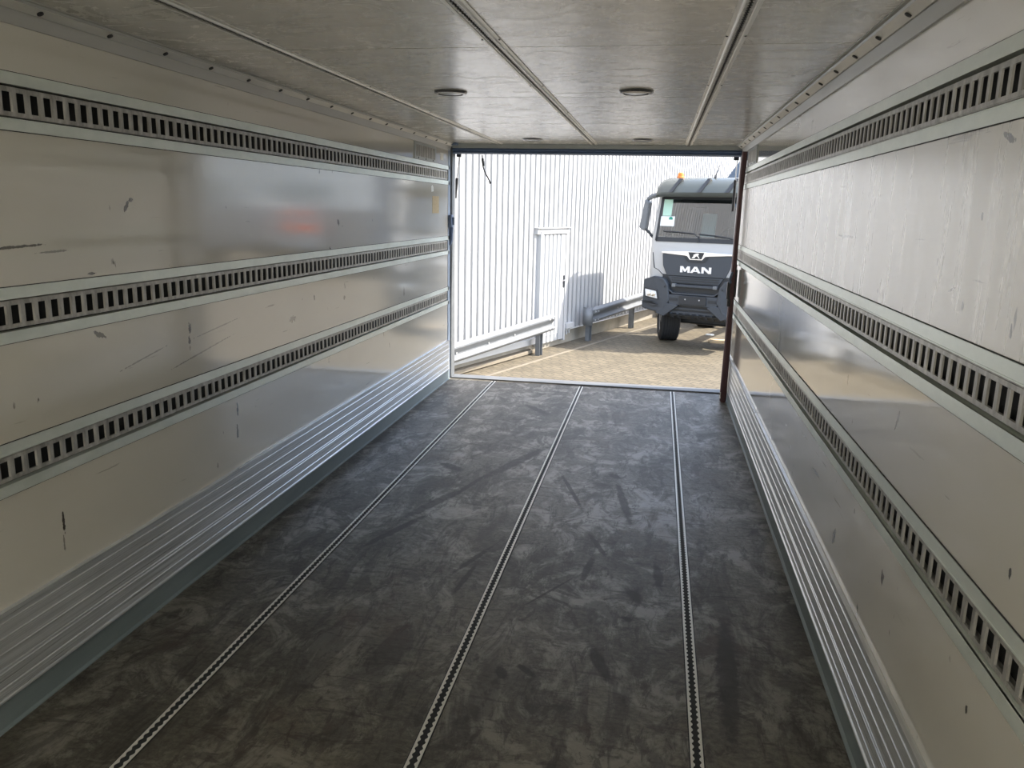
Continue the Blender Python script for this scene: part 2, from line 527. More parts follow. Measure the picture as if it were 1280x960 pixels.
struct(MB().box(-0.09, BW + 0.09, BACK, BL + 0.02, -0.10, 0.0).build('floor', M_FLOOR))
mb = MB()
seams = [BACK, -0.88, 0.37, 1.62, 2.865, 4.115, 5.365, BL + 0.02]
for a, b in zip(seams[:-1], seams[1:]):
    mb.box(-0.09, BW + 0.09, a + 0.0025, b - 0.0025, BH, BH + 0.06)
mb.box(-0.09, BW + 0.09, BACK, BL + 0.02, BH + 0.004, BH + 0.07)
struct(mb.build('ceiling', M_CEIL))

# baseboards: grey angle at the foot of each wall
struct(MB().prism([(0, 0), (0.016, 0), (0.016, 0.004), (0.006, 0.008), (0.006, 0.086), (0, 0.086)], 'y', BACK, BL - 0.03).build('baseboard_left', M_BASE))
struct(MB().prism([(BW, 0), (BW - 0.016, 0), (BW - 0.016, 0.004), (BW - 0.006, 0.008), (BW - 0.006, 0.086), (BW, 0.086)], 'y', BACK, BL - 0.03).build('baseboard_right', M_BASE))

# ribbed aluminium kick panels
def kick(sign):
    pr = [(0.0, 0.088), (0.010, 0.088), (0.014, 0.092), (0.014, 0.098), (0.009, 0.102)]
    for z in (0.130, 0.178, 0.190, 0.236, 0.282, 0.328):
        pr += [(0.009, z - 0.004), (0.0115, z - 0.0015), (0.0115, z + 0.0015), (0.009, z + 0.004)]
    pr += [(0.009, 0.350), (0.014, 0.352), (0.014, 0.361), (0.0, 0.363)]
    pr = [(x + 0.001, z) for x, z in pr]
    if sign > 0:
        pr = [(BW - x, z) for x, z in pr]
    mb = MB().prism(pr, 'y', BACK + 0.01, BL - 0.04)
    return mb
tag(kick(-1).build('kick_panel', M_ALU), 'ribbed aluminium kick panel along the foot of the left wall', 'kick panel', 'aluminium kick panels')
tag(kick(1).build('kick_panel', M_ALU), 'ribbed aluminium kick panel along the foot of the right wall', 'kick panel', 'aluminium kick panels')

# lashing rails: slotted strip between two galvanised flanges
def lashing_rail(sign, lo, hi, label):
    X = lambda d: d if sign < 0 else BW - d          # d = distance out of the wall
    root = thing('lashing_rail', label, 'lashing rail', (X(0), 0, lo), 0, 'slotted lashing rails on the walls')
    h = hi - lo
    s = 1 if sign < 0 else -1
    def bx(mb, d0, d1, y0, y1, z0, z1):
        mb.box(min(d0*s, d1*s), max(d0*s, d1*s), y0, y1, z0, z1)
    y0, y1 = BACK + 0.01, BL - 0.035
    # flanges: flat plates with a small returned lip
    def flange(za, zb, lip_at_top):
        pr = [(0.0, za), (0.004, za), (0.004, zb), (0.0, zb)]
        mb = MB().prism([(a*s, z) for a, z in pr], 'y', y0, y1)
        if lip_at_top:
            bx(mb, -0.016, 0.0055, y0, y1, zb - 0.003, zb)
        else:
            bx(mb, -0.016, 0.0055, y0, y1, za, za + 0.003)
        return mb
    flange(h - 0.034, h, False).build('upper_flange', M_GALV, root)
    flange(0.0, 0.034, True).build('lower_flange', M_GALV, root)
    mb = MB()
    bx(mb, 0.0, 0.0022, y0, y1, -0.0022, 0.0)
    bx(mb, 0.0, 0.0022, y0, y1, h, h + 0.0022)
    mb.build('shadow_gap_strip', M_DARK, root)  # dark strips standing in for the shadow gap along the flange edges
    zs0, zs1 = 0.0425, h - 0.042                       # slotted strip
    sl0, sl1 = zs0 + 0.010, zs1 - 0.011
    mb = MB()
    bx(mb, -0.010, -0.004, y0, y1, zs0, sl0)
    bx(mb, -0.010, -0.004, y0, y1, sl1, zs1)
    bx(mb, -0.028, -0.006, y0, y1, zs0 - 0.003, zs0)
    bx(mb, -0.028, -0.006, y0, y1, zs1, zs1 + 0.003)
    k = 0
    pitch = 0.0527
    yy = y0 + 0.02
    while yy < y1 - 0.03:
        a, b = yy, yy + 0.0250
        # cross bar with rolled edges
        pr = [(-0.0065, a), (-0.0035, a + 0.005), (-0.0035, b - 0.005), (-0.0058, b), (-0.0062, b), (-0.0062, a)]
        pr = [(p[0]*s, p[1]) for p in pr]
        mb.prism(pr, 'z', sl0, sl1)
        yy += pitch
    mb.build('slotted_strip', M_TRACK, root)
    mb = MB()
    bx(mb, -0.0345, -0.029, y0, y1, 0.032, h - 0.032)
    mb.build('back_channel', M_DARK, root)
    return root
names = ['top', 'middle', 'bottom']
for sgn, side in ((-1, 'left'), (1, 'right')):
    for (lo, hi), nm in zip(TRACKS, names):
        lashing_rail(sgn, lo, hi, '%s galvanised lashing rail with upright slots on the %s wall' % (nm, side))

# cornice strips with a row of bolts
def cornice(sign):
    pr = [(0, BH - 0.062), (0.008, BH - 0.062), (0.022, BH - 0.026), (0.030, BH - 0.024), (0.056, BH - 0.010), (0.060, BH - 0.004), (0.072, BH - 0.004), (0.072, BH), (0, BH)]
    if sign > 0:
        pr = [(BW - x, z) for x, z in pr]
    o = MB().prism(pr, 'y', BACK + 0.01, BL - 0.04).build('trim_%d' % (1 if sign < 0 else 2), M_CORN)
    o2 = MB().prism([((x if sign < 0 else BW - x), z) for x, z in [(0.0285, BH - 0.0262), (0.0300, BH - 0.0272), (0.0575, BH - 0.0120), (0.0565, BH - 0.0105)]], 'y', BACK + 0.02, BL - 0.05).build('fixing_strip', M_ALUL, o)
    struct(o)
    ax = Vector((0.48, 0, -0.88)) if sign < 0 else Vector((-0.48, 0, -0.88))
    base = None
    cx = 0.043 if sign < 0 else BW - 0.043
    y = 2.19 - 0.303*14 if sign < 0 else 2.395 - 0.296*15
    while y < BL - 0.1:
        if base is None:
            p = Vector((0, 0, 0))
            base = MB().tube([p - ax*0.004, p + ax*0.004, p + ax*0.005], [0.0095, 0.0095, 0.005], 10).build('bolt', M_BLACK, o, smooth=True)
            base.location = (cx, y, BH - 0.0195)
        else:
            c = base.copy()
            COL.objects.link(c)
            c.parent = o
            c.location = (cx, y, BH - 0.0195)
        y += 0.303 if sign < 0 else 0.296
cornice(-1)
cornice(1)

# toothed tracks in the floor (z up) and under the ceiling (z down)
def toothed_strip(mb, x_in, x_out, z0, z1, pitch, depth, y0, y1, side):
    """strip whose inner edge is a zigzag; side = +1 when the teeth point to +x"""
    n = int((y1 - y0)/pitch)
    top, bot = [], []
    for i in range(n):
        a = y0 + i*pitch
        for dy, d in ((0.0, 0.0), (0.16, 0.15), (0.42, 1.0), (0.58, 1.0), (0.84, 0.15)):
            xi = x_in + side*depth*d
            top.append((xi, a + dy*pitch))
    v, f = [], []
    for z in (z0, z1):
        for (x, y) in top:
            v.append((x, y, z))
            v.append((x_out, y, z))
    m = len(top)
    for i in range(m - 1):
        a = 2*i
        f.append((a, a + 2, a + 3, a + 1))
        b = 2*m + 2*i
        f.append((b + 1, b + 3, b + 2, b))
        f.append((a, b, b + 2, a + 2))
        f.append((a + 1, a + 3, b + 3, b + 1))
    mb.add(v, f)

def floor_track(x, label):
    root = thing('floor_track', label, 'floor track', (x, 0, 0), 0, 'toothed tracks let into the floor')
    y0, y1 = BACK + 0.02, BL - 0.02
    mb = MB()
    toothed_strip(mb, -0.0125, -0.0185, 0.001, 0.0032, 0.0268, 0.0055, y0, y1, 1)
    toothed_strip(mb, 0.0125, 0.0185, 0.001, 0.0032, 0.0268, 0.0055, y0, y1, -1)
    mb.build('toothed_edges', M_ALUL, root)
    MB().box(-0.022, 0.022, y0, y1, 0.0002, 0.0012).build('groove_liner', M_DARK, root)
    return root
for x, lb in ((0.431, 'left toothed metal track running along the dark floor'), (1.229, 'middle toothed metal track running along the dark floor'), (2.027, 'right toothed metal track running along the dark floor')):
    floor_track(x, lb)

def ceiling_track(x, label):
    root = thing('ceiling_track', label, 'ceiling track', (x, 0, BH), 0, 'metal tracks along the ceiling')
    y0, y1 = BACK + 0.02, BL - 0.06
    # profile: flat flange, rounded rib, recessed toothed channel, rib, flange
    L = [(-0.032, 0), (-0.032, -0.003), (-0.021, -0.004), (-0.0185, -0.009), (-0.0165, -0.010), (-0.0135, -0.009), (-0.0135, 0)]
    mb = MB().prism(L, 'y', y0, y1).prism([(-a, b) for a, b in L], 'y', y0, y1)
    mb.build('side_profiles', M_CTRACK, root)
    mb = MB()
    toothed_strip(mb, -0.0072, -0.0136, -0.0075, -0.0055, 0.0268, 0.0045, y0, y1, 1)
    toothed_strip(mb, 0.0072, 0.0136, -0.0075, -0.0055, 0.0268, 0.0045, y0, y1, -1)
    mb.build('toothed_edges', M_TRACK, root)
    MB().box(-0.0134, 0.0134, y0, y1, -0.0035, -0.001).build('groove_liner', M_DARK, root)
    scr = None
    for i in range(-2, 7):
        for sx in (-0.028, 0.028):
            yy = 0.72 + i*1.0
            if yy > y1:
                continue
            if scr is None:
                scr = MB().lathe([(0.004, 0.0), (0.004, -0.0045), (0.002, -0.006)], 'z', (0, 0, 0), 8).build('screw', M_BLACK, root)
                scr.location = (sx, yy, 0)
            else:
                c = scr.copy()
                COL.objects.link(c)
                c.parent = root
                c.location = (sx, yy, 0)
for x, lb in ((0.452, 'left slim metal track fixed along the plywood ceiling'), (1.255, 'middle metal track with toothed slot along the plywood ceiling'), (2.028, 'right metal track with two rows of holes along the ceiling')):
    ceiling_track(x, lb)

# round ceiling lamps
def lamp():
    root = thing('ceiling_lamp', 'round recessed lamp near the middle ceiling track, left one of the nearer pair', 'ceiling lamp', (0.81, 3.92, BH), 0, 'round ceiling lamps')
    MB().lathe([(0.078, 0.0), (0.080, -0.003), (0.074, -0.010), (0.060, -0.012), (0.058, -0.007), (0.058, 0.0)], 'z', (0, 0, 0), 40).build('bezel', M_BEZEL, root, smooth=True)
    MB().lathe([(0.0575, -0.005), (0.0575, -0.008), (0.045, -0.0105), (0.02, -0.0115)], 'z', (0, 0, 0), 40).build('lens', M_LAMPG, root, smooth=True)
    return root
l0 = lamp()
copy_tree(l0, (1.688, 3.92, BH), 'round recessed lamp on the ceiling, right one of the nearer pair')
copy_tree(l0, (0.80, 6.52, BH), 'round recessed lamp close above the doorway, left one of the far pair')
copy_tree(l0, (1.664, 6.50, BH), 'round recessed lamp close above the doorway, right one of the far pair')

# pair of unseen fill lamps added behind the camera to lift the near walls
FILL_W = 13.0
for x, lb in ((0.81, 'added round fill lamp at the unseen front end, left of the middle track'), (1.688, 'added round fill lamp at the unseen front end, right of the middle track')):
    c = copy_tree(l0, (x, -1.25, BH), lb)
    ld = bpy.data.lights.new('fill_light', 'POINT')
    ld.energy = FILL_W
    ld.color = (1.0, 0.95, 0.84)
    ld.shadow_soft_size = 0.05
    lo_ = bpy.data.objects.new('fill_light', ld)
    COL.objects.link(lo_)
    lo_.parent = c
    lo_.location = (0, 0, -0.075)

# vent grilles at the top of the walls next to the door
def vent(sign, y0, label):
    s = 1 if sign < 0 else -1
    root = thing('vent_grille', label, 'vent grille', (0 if sign < 0 else BW, y0, 1.893), 0, 'small vent grilles by the doorway')
    def bx(mb, d0, d1, a, b, z0, z1):
        mb.box(min(d0*s, d1*s), max(d0*s, d1*s), a, b, z0, z1)
    mb = MB()
    bx(mb, 0.0, 0.007, 0, 0.60, 0.0, 0.022)
    bx(mb, 0.0, 0.007, 0, 0.60, 0.106, 0.124)
    bx(mb, 0.0, 0.007, 0, 0.035, 0.022, 0.106)
    bx(mb, 0.0, 0.007, 0.565, 0.60, 0.022, 0.106)
    mb.build('frame', M_PGREY, root)
    mb = MB()
    for i in range(11):
        a = 0.05 + i*0.048
        mb.prism([((0.001)*s, a), (0.006*s, a + 0.006), (0.006*s, a + 0.024), (0.001*s, a + 0.028)], 'z', 0.022, 0.106)
    mb.build('louvre', M_TRACK, root)
    mb = MB()
    bx(mb, 0.0002, 0.0009, 0.03, 0.57, 0.02, 0.108)
    mb.build('backing', M_DARK, root)
    for yy in (0.1, 0.3, 0.5):
        MB().tube([(0.006*s, yy, 0.011), (0.010*s, yy, 0.011)], 0.006, 8).build('screw', M_BLACK, root)
vent(-1, 5.955, 'slotted metal vent grille high on the left wall by the doorway')
vent(1, 6.05, 'slotted metal vent grille high on the right wall by the doorway')

# stickers on the left wall
tag(MB().box(0.0, 0.0015, 6.46, 6.66, 1.49, 1.628).build('sticker', M_STICK), 'yellowed paper sticker on the left wall below the vent', 'sticker')
tag(MB().box(0.0, 0.0015, 6.70, 6.80, 1.925, 1.985).build('sticker', M_PAPER), 'small white label on the left wall beside the vent grille', 'sticker')
tag(MB().prism([(6.43, 1.66), (6.50, 1.665), (6.49, 1.70), (6.455, 1.715), (6.425, 1.70)], 'x', 0.0, 0.0015).build('sticker', M_PAPER), 'torn white sticker scrap on the left wall above the yellowed sticker', 'sticker')

# frame of the rear opening
fr = bpy.data.objects.new('door_1', None)
COL.objects.link(fr)
fr.location = (0, BL, 0)
struct(fr)
MB().box(-0.09, 0.004, -0.075, 0.10, -0.05, BH + 0.06).build('inner_post', M_BLUE, fr, 0.004)
MB().box(-0.02, 0.020, 0.0, 0.12, -0.02, BH - 0.002).build('outer_post', M_RAIL, fr, 0.006)
MB().box(BW - 0.004, BW + 0.09, -0.075, 0.10, -0.05, BH + 0.06).build('inner_post', M_BLUE, fr, 0.004)
MB().box(BW - 0.02, BW + 0.02, 0.0, 0.12, -0.02, BH - 0.002).build('outer_post', M_WHITE, fr, 0.006)
MB().prism([(-0.02, 2.045), (0.10, 2.040), (0.10, BH + 0.06), (-0.02, BH + 0.06)], 'x', 0.02, BW - 0.02).build('header_beam', M_PGREY, fr, 0.003)
MB().prism([(0.0, 2.045), (-0.01, 2.030), (0.01, 2.018), (0.0, 2.008), (0.015, 2.0), (0.10, 2.0), (0.10, 2.045)], 'x', 0.021, BW - 0.021).build('rubber_seal', M_SEAL, fr)
MB().box(-0.03, 0.09, -0.14, -0.06, BH - 0.022, BH - 0.001).build('corner_bracket', M_SEAL, fr, 0.004)
MB().box(0.021, BW - 0.021, -0.01, 0.13, -0.06, 0.012).build('door_sill', M_RAIL, fr, 0.003)

# lock plate on the left post
t = thing('door_latch', 'dark steel latch plate on the left post of the doorway', 'latch', (0.004, BL, 1.37))
MB().box(0.0, 0.030, -0.07, -0.001, 0.0, 0.105).build('latch_plate', M_SEAL, t, 0.004)
MB().tube([(0.034, -0.035, 0.02), (0.034, -0.035, 0.085)], 0.012, 10).build('pivot', M_STEELB, t)
MB().tube([(0.02, -0.02, 0.0), (0.012, -0.02, -0.10), (0.004, -0.02, -0.16)], [0.014, 0.018, 0.010], 8).build('lever', M_SEAL, t)

# gas struts of the top flap
def strut(pa, pb, pc, label):
    root = thing('gas_strut', label, 'gas strut', pa, 0, 'gas struts of the top flap')
    A = Vector((0, 0, 0)); B = Vector(pb) - Vector(pa); C_ = Vector(pc) - Vector(pa)
    MB().tube([A, B], 0.005, 8).build('rod', M_CHROME, root, smooth=True)
    MB().tube([B, B + (C_ - B)*0.02, C_], [0.006, 0.012, 0.012], 10).build('cylinder', M_BLACK, root, smooth=True)
    MB().box(-0.03, 0.012, -0.012, 0.012, -0.010, 0.022).build('ball_joint', M_BLACK, root, 0.004)
    return root
strut((0.055, 7.16, 1.988), (0.022, 7.19, 1.80), (0.006, 7.20, 1.62), 'thin gas strut beside the left post at the top of the doorway')
strut((2.440, 7.16, 1.985), (2.440, 7.19, 1.82), (2.440, 7.20, 1.56), 'thin gas strut beside the right post at the top of the doorway')
t = thing('pull_cord', 'dark pull cord hanging from the header seal on the left', 'pull cord', (0.27, 7.10, 2.0))
pts = [(0, 0, 0.0), (0.005, 0, -0.06), (0.012, 0, -0.11), (0.03, 0, -0.155), (0.055, 0, -0.195), (0.075, 0, -0.235)]
MB().tube([(p[0], p[1], p[2] - 0.005) for p in pts], [0.006]*6, 8).build('cord', M_BLACK, t, smooth=True)
MB().tube([(0.003, 0, -0.035), (0.013, 0, -0.10)], 0.011, 8).build('grip', M_BPLAST, t, smooth=True)
MB().tube([(0.074, 0, -0.235), (0.078, 0, -0.25)], 0.010, 8).build('end_knot', M_BLACK, t)

# dark upright bar in front of the right post
t = thing('upright_bar', 'dark maroon upright bar standing just inside the right side of the doorway', 'bar', (2.445, 6.72, 0))
path = [(0.012, 2.015), (0.008, 1.92), (0.004, 1.83), (0.002, 1.70), (-0.002, 1.27), (-0.006, 0.70), (-0.006, 0.36), (-0.008, 0.06), (-0.008, 0.012), (-0.008, 0.001)]
wid = [0.020, 0.026, 0.024, 0.020, 0.022, 0.026, 0.030, 0.032, 0.030, 0.020]
mb = MB()
v, f = [], []
for (x, z), w in zip(path, wid):
    for sx, sy in ((-1, -0.5), (-0.6, -0.9), (0.6, -0.9), (1, -0.5), (1, 0.5), (0.6, 0.9), (-0.6, 0.9), (-1, 0.5)):
        v.append((x + sx*w*0.85, sy*0.028, z))
for i in range(len(path) - 1):
    for k in range(8):
        k2 = (k + 1) % 8
        f.append((i*8 + k, i*8 + k2, i*8 + 8 + k2, i*8 + 8 + k))
f += [tuple(range(8)), tuple(range(len(path)*8 - 8, len(path)*8))]
mb.add(v, f).build('bar_body', M_MAROON, t, smooth=True)
MB().box(-0.045, -0.016, -0.02, 0.02, 0.86, 1.0).box(-0.038, -0.01, -0.028, 0.0, 0.80, 0.87).build('latch', M_BPLAST, t, 0.004)
MB().box(0.010, 0.027, -0.03, 0.02, 0.88, 1.10).build('hinge_plate', M_BPLAST, t, 0.004)
MB().tube([(-0.012, -0.02, 1.08), (-0.030, -0.03, 1.02), (-0.022, -0.03, 0.99)], 0.010, 8).build('lever', M_STEELB, t)
MB().box(-0.035, -0.018, -0.02, 0.02, 0.03, 0.085).build('foot_clip', M_ALUL, t, 0.003)

# ------------------------------------------------------------------ the yard
P0 = Vector((-1.513, 13.45, GZ))
FROT = -FA
struct(MB().box(-60, 70, 2.0, 110, -0.3, 0.0).build('ground', M_PAVE))
g = bpy.data.objects['ground']
g.location = (0, 0, GZ)

def fac_empty(name):
    o = bpy.data.objects.new(name, None)
    COL.objects.link(o)
    o.location = P0
    o.rotation_euler = (0, 0, FROT)
    return o
# trapezoidal sheet wall; local x = out of the wall, y = along, z = up
PLH, WTOP = 0.31, 7.5
S0, S1 = -16.0, 46.0
mb = MB()
prof = []
i0 = int(S0/0.2)
nrib = int((S1 - S0)/0.2)
for i in range(nrib):
    a = (i0 + i)*0.2
    prof += [(a - 0.100, 0.0), (a - 0.037, 0.0), (a - 0.035, -0.080), (a + 0.033, -0.080), (a + 0.037, 0.0)]
v, f = [], []
for (s_, t_) in prof:
    v.append((t_, s_, PLH))
    v.append((t_, s_, WTOP))
for i in range(len(prof) - 1):
    f.append((2*i, 2*i + 2, 2*i + 3, 2*i + 1))
mb.add(v, f)
mb.box(-0.25, -0.085, S0, S1, PLH, WTOP)
o = mb.build('wall_facade', M_FACADE)
o.location = P0
o.rotation_euler = (0, 0, FROT)
struct(o)
MB().box(-0.20, -0.05, S0, S1, -0.05, PLH + 0.01).build('plinth', M_PLINTH, o)
MB().prism([(-0.06, PLH + 0.004), (0.03, PLH - 0.012), (0.03, PLH - 0.018), (-0.06, PLH - 0.002)], 'y', S0, S1).build('drip_flashing', M_ALUL, o)

MB().box(-0.04, 0.075, S0, 2.70, 0.185, 0.305).build('skirting', M_FACADE, o, 0.006)
MB().box(-0.05, 0.11, S0, 2.60, 0.02, 0.085).build('ledge', M_KERB, o, 0.006)

# door in the hall wall
d2 = struct(fac_empty('door_2'))
DS0, DS1, DZ1 = 2.74, 3.93, 2.43
mb = MB()
pf = []
xs = [DS0 + 0.12] + [q for k in range(5) for q in (DS0 + 0.22 + k*0.17, DS0 + 0.235 + k*0.17, DS0 + 0.275 + k*0.17, DS0 + 0.29 + k*0.17)] + [DS1 - 0.03]
v, f = [], []
for i, s_ in enumerate(xs):
    k = (i - 1) % 4
    t_ = 0.045 if (i == 0 or i == len(xs) - 1 or k in (0, 3)) else 0.013
    v += [(t_, s_, 0.14), (t_, s_, DZ1 - 0.06)]
for i in range(len(xs) - 1):
    f.append((2*i, 2*i + 2, 2*i + 3, 2*i + 1))
mb.add(v, f)
mb.box(0.0, 0.011, DS0 + 0.12, DS1 - 0.03, 0.14, DZ1 - 0.06)
mb.build('door_leaf', M_FACADE, d2)
MB().box(-0.03, 0.095, DS0, DS0 + 0.09, 0.1, DZ1).box(-0.03, 0.06, DS1 - 0.02, DS1 + 0.05, 0.1, DZ1).build('door_frame', M_FACADE, d2, 0.004)
MB().box(-0.03, 0.07, DS0 - 0.10, DS1 + 0.10, DZ1 - 0.055, DZ1 + 0.06).box(-0.02, 0.10, DS0 - 0.12, DS1 + 0.12, DZ1 + 0.055, DZ1 + 0.075).build('door_lintel', M_FACADE, d2, 0.004)
MB().box(0.036, 0.052, DS1 - 0.10, DS1 - 0.03, 1.24, 1.50).build('handle_plate', M_BPLAST, d2, 0.004)
MB().tube([(0.05, DS1 - 0.06, 1.40), (0.09, DS1 - 0.06, 1.40), (0.09, DS1 - 0.16, 1.395)], 0.011, 8).build('handle', M_RIM, d2)
for zz in (0.45, 2.05):
    MB().tube([(0.055, DS0 + 0.11, zz), (0.055, DS0 + 0.11, zz + 0.12)], 0.014, 8).build('hinge', M_RIM, d2)

# pale kerb line flush in the paving
k = struct(MB().box(0.49, 0.56, -6, 30, -0.02, 0.004).build('trim_3', M_KERB))
k.location = P0
k.rotation_euler = (0, 0, FROT)

# guard rails (W-beam)
def wbeam(s0, s1, zc0, slope):
    """W profile, front towards +x; the beam follows the slope of the yard"""
    pr = [(0.002, -0.17), (0.012, -0.165), (0.070, -0.125), (0.078, -0.11), (0.078, -0.100), (0.070, -0.088), (0.012, -0.046), (0.006, -0.040), (0.006, -0.018),
          (0.012, -0.010), (0.070, 0.072), (0.078, 0.086), (0.078, 0.11), (0.070, 0.125), (0.012, 0.165), (0.002, 0.17)]
    full = pr + [(x - 0.006, z) for x, z in pr[::-1]]
    n = len(full)
    v = [(x, s0, z + zc0) for x, z in full] + [(x, s1, z + zc0 + slope*(s1 - s0)) for x, z in full]
    f = [tuple(range(n))[::-1], tuple(range(n, 2*n))] + [(i, (i + 1) % n, n + (i + 1) % n, n + i) for i in range(n)]
    return MB().add(v, f)
def post_mesh(s, x, top):
    """sigma post: C section"""
    return MB().prism([(x - 0.05, s - 0.06), (x + 0.05, s - 0.06), (x + 0.05, s - 0.052), (x - 0.042, s - 0.052), (x - 0.042, s + 0.052), (x + 0.05, s + 0.052), (x + 0.05, s + 0.06), (x - 0.05, s + 0.06)], 'z', 0.0, top)
SL = 0.040
def guard_rail(s0, s1, zc, posts, label, cap):
    root = thing('guard_rail', label, 'guard rail', P0, FROT, 'guard rails along the hall wall')
    xb = 0.33
    o = wbeam(s0, s1, zc, SL).build('beam', M_RAIL, root)
    o.location = (xb, 0, 0)
    for s in posts:
        top = zc + SL*(s - s0) + 0.10
        post_mesh(s, 0.262, top).build('post', M_RAIL, root)
        MB().box(0.312, 0.333, s - 0.05, s + 0.05, top - 0.17, top - 0.03).build('spacer', M_RAIL, root, 0.004)
    bs = []
    if cap:
        # rounded end piece folded back
        z = zc
        mb = MB()
        cx = xb - 0.03
        ptsn = 12
        v, f = [], []
        for i in range(ptsn + 1):
            q = -PI/2 + PI*i/ptsn
            # half round seen from above, bulging towards the viewer
            y = s0 - 0.02 - 0.13*math.cos(q)
            x = cx + 0.012 + 0.105*math.sin(q)
            v += [(x, y, z - 0.20), (x, y, z + 0.20)]
        for i in range(ptsn):
            f.append((2*i, 2*i + 2, 2*i + 3, 2*i + 1))
        mb.add(v, f)
        o = mb.build('end_cap', M_RAIL, root, smooth=True)
        sm = o.modifiers.new('solid', 'SOLIDIFY')
        sm.thickness = 0.006
        MB().box(xb + 0.078, xb + 0.085, s0 - 0.03, s0 + 0.34, z + 0.055, z + 0.135).box(xb + 0.078, xb + 0.085, s0 - 0.03, s0 + 0.34, z - 0.135, z - 0.055).build('end_strap', M_RAIL, root, 0.003)
        bs = [(s0 + 0.12, z + 0.095, 0.086), (s0 + 0.28, z + 0.095, 0.086), (s0 + 0.12, z - 0.095, 0.086), (s0 + 0.28, z - 0.095, 0.086)]
        bs += [(s0 + 1.5, z + SL*1.5 - 0.008, 0.018), (s0 + 3.0, z + SL*3 - 0.008, 0.018)]
    else:
        for d in (0.10, 0.24):
            bs += [(s1 - d, zc + SL*(s1 - s0 - d) + 0.095, 0.078), (s1 - d, zc + SL*(s1 - s0 - d) - 0.095, 0.078)]
        for q in (-1.5, -0.55, 0.45, 1.35):
            bs.append((q, zc + SL*(q - s0) - 0.008, 0.018))
    for (s, z, dx) in bs:
        MB().tube([(xb + dx - 0.002, s, z), (xb + dx + 0.010, s, z)], 0.016, 8).build('bolt', M_WHITE, root)
guard_rail(-7.0, 2.86, 0.63 - SL*9.86, [-6.4, -4.2, -2.0, 2.46], 'galvanised guard rail nearest the doorway, in front of the hall door', False)
guard_rail(4.62, 12.6, 0.575, [4.74, 7.2, 9.7, 12.2], 'galvanised guard rail with rounded end piece beside the parked truck', True)

# made-up far hall, added to grey the sky mirrored in the left wall
mb = MB()
v, f = [], []
pf = []
for i in range(150):
    a = 6.0 + i*0.25
    pf += [(a, 0.0), (a + 0.14, 0.0), (a + 0.155, 0.03), (a + 0.235, 0.03)]
for (x, y) in pf:
    v += [(x, y, 0.4), (x, y, 8.6)]
for i in range(len(pf) - 1):
    f.append((2*i, 2*i + 2, 2*i + 3, 2*i + 1))
mb.add(v, f).box(6.0, 43.5, 0.05, 8.0, 0.0, 8.6)
yo = mb.build('wall_yard_added', M_YARD)
yo.location = (0, 50.0, GZ)
struct(yo)
MB().box(5.9, 43.6, -0.12, 8.1, 8.5, 8.9).build('roof_edge', M_MGREY, yo)
MB().box(5.95, 43.55, -0.05, 8.05, -0.05, 0.42).build('plinth', M_PLINTH, yo)
for x in (14.0, 21.0, 28.0):
    g_ = MB().box(x - 1.8, x + 1.8, -0.04, 0.06, 0.0, 4.2).build('loading_gate', M_PGREY, yo)
    mb = MB()
    for k_ in range(7):
        mb.box(x - 1.78, x + 1.78, -0.055, -0.03, 0.1 + k_*0.58, 0.13 + k_*0.58)
    mb.build('gate_joints', M_MGREY, g_)

# small pipe stubs and junction box at the foot of the hall wall
t = bpy.data.objects['wall_facade']
MB().box(0.002, 0.10, 3.98, 4.34, 0.335, 0.46).build('junction_box', M_FACADE, t, 0.01)
MB().tube([(0.03, 4.10, 0.33), (0.03, 4.10, 0.20)], 0.022, 10).build('pipe', M_FACADE, t)
MB().tube([(0.03, 4.22, 0.33), (0.03, 4.22, 0.22)], 0.022, 10).build('pipe', M_FACADE, t)

# litter on the paving
t = MB().prism([(-0.30, 0.0), (0.26, 0.0), (0.30, 0.03), (0.24, 0.06), (-0.28, 0.075), (-0.33, 0.04)], 'y', -0.07, 0.07).build('wood_offcut', M_WOOD, None, 0.012)
t.location = (3.40, 18.45, GZ)
t.rotation_euler = (0, 0, 0.15)
tag(t, 'pale wooden offcut lying on the paving before the truck', 'wood')
t = MB().prism([(-0.10, -0.04), (0.03, -0.06), (0.11, -0.01), (0.07, 0.05), (-0.06, 0.05)], 'z', 0.001, 0.03).build('paper_scrap', M_PAPER, None, 0.006)
t.location = (3.17, 19.5, GZ)
tag(t, 'small white scrap on the shaded paving under the truck', 'scrap')

# ------------------------------------------------------------------ the parked truck; local x = right, y = to its rear, z = up
TR = Vector((2.639, 17.129, GZ)) + FN*0.0
tk = thing('truck', 'white and grey tipper truck parked nose-on beside the hall wall', 'truck', TR, FROT)
def ring(z, w, yf, yb, r):
    pts = [(-w, yb), (-w, yf + r)]
    for i in range(1, 5):
        q = PI + (PI/2)*i/5
        pts.append((-w + r + r*math.cos(q), yf + r + r*math.sin(q)))
    pts += [(-w + r, yf), (w - r, yf)]
    for i in range(1, 5):
        q = 1.5*PI + (PI/2)*i/5
        pts.append((w - r + r*math.cos(q), yf + r + r*math.sin(q)))
    pts += [(w, yf + r), (w, yb)]
    return [(x, y, z) for x, y in pts]
levels = [(1.30, 1.055, 0.06, 1.85, 0.13), (1.62, 1.065, 0.0, 1.85, 0.14), (2.05, 1.065, 0.0, 1.85, 0.14), (2.27, 1.06, 0.025, 1.85, 0.14),
          (3.16, 1.01, 0.20, 1.85, 0.13), (3.36, 0.99, 0.30, 1.85, 0.16), (3.48, 0.94, 0.42, 1.80, 0.22), (3.53, 0.84, 0.55, 1.70, 0.24)]
v, f = [], []
nr = None
for lv in levels:
    r_ = ring(*lv)
    nr = len(r_)
    v += r_
fi = 6
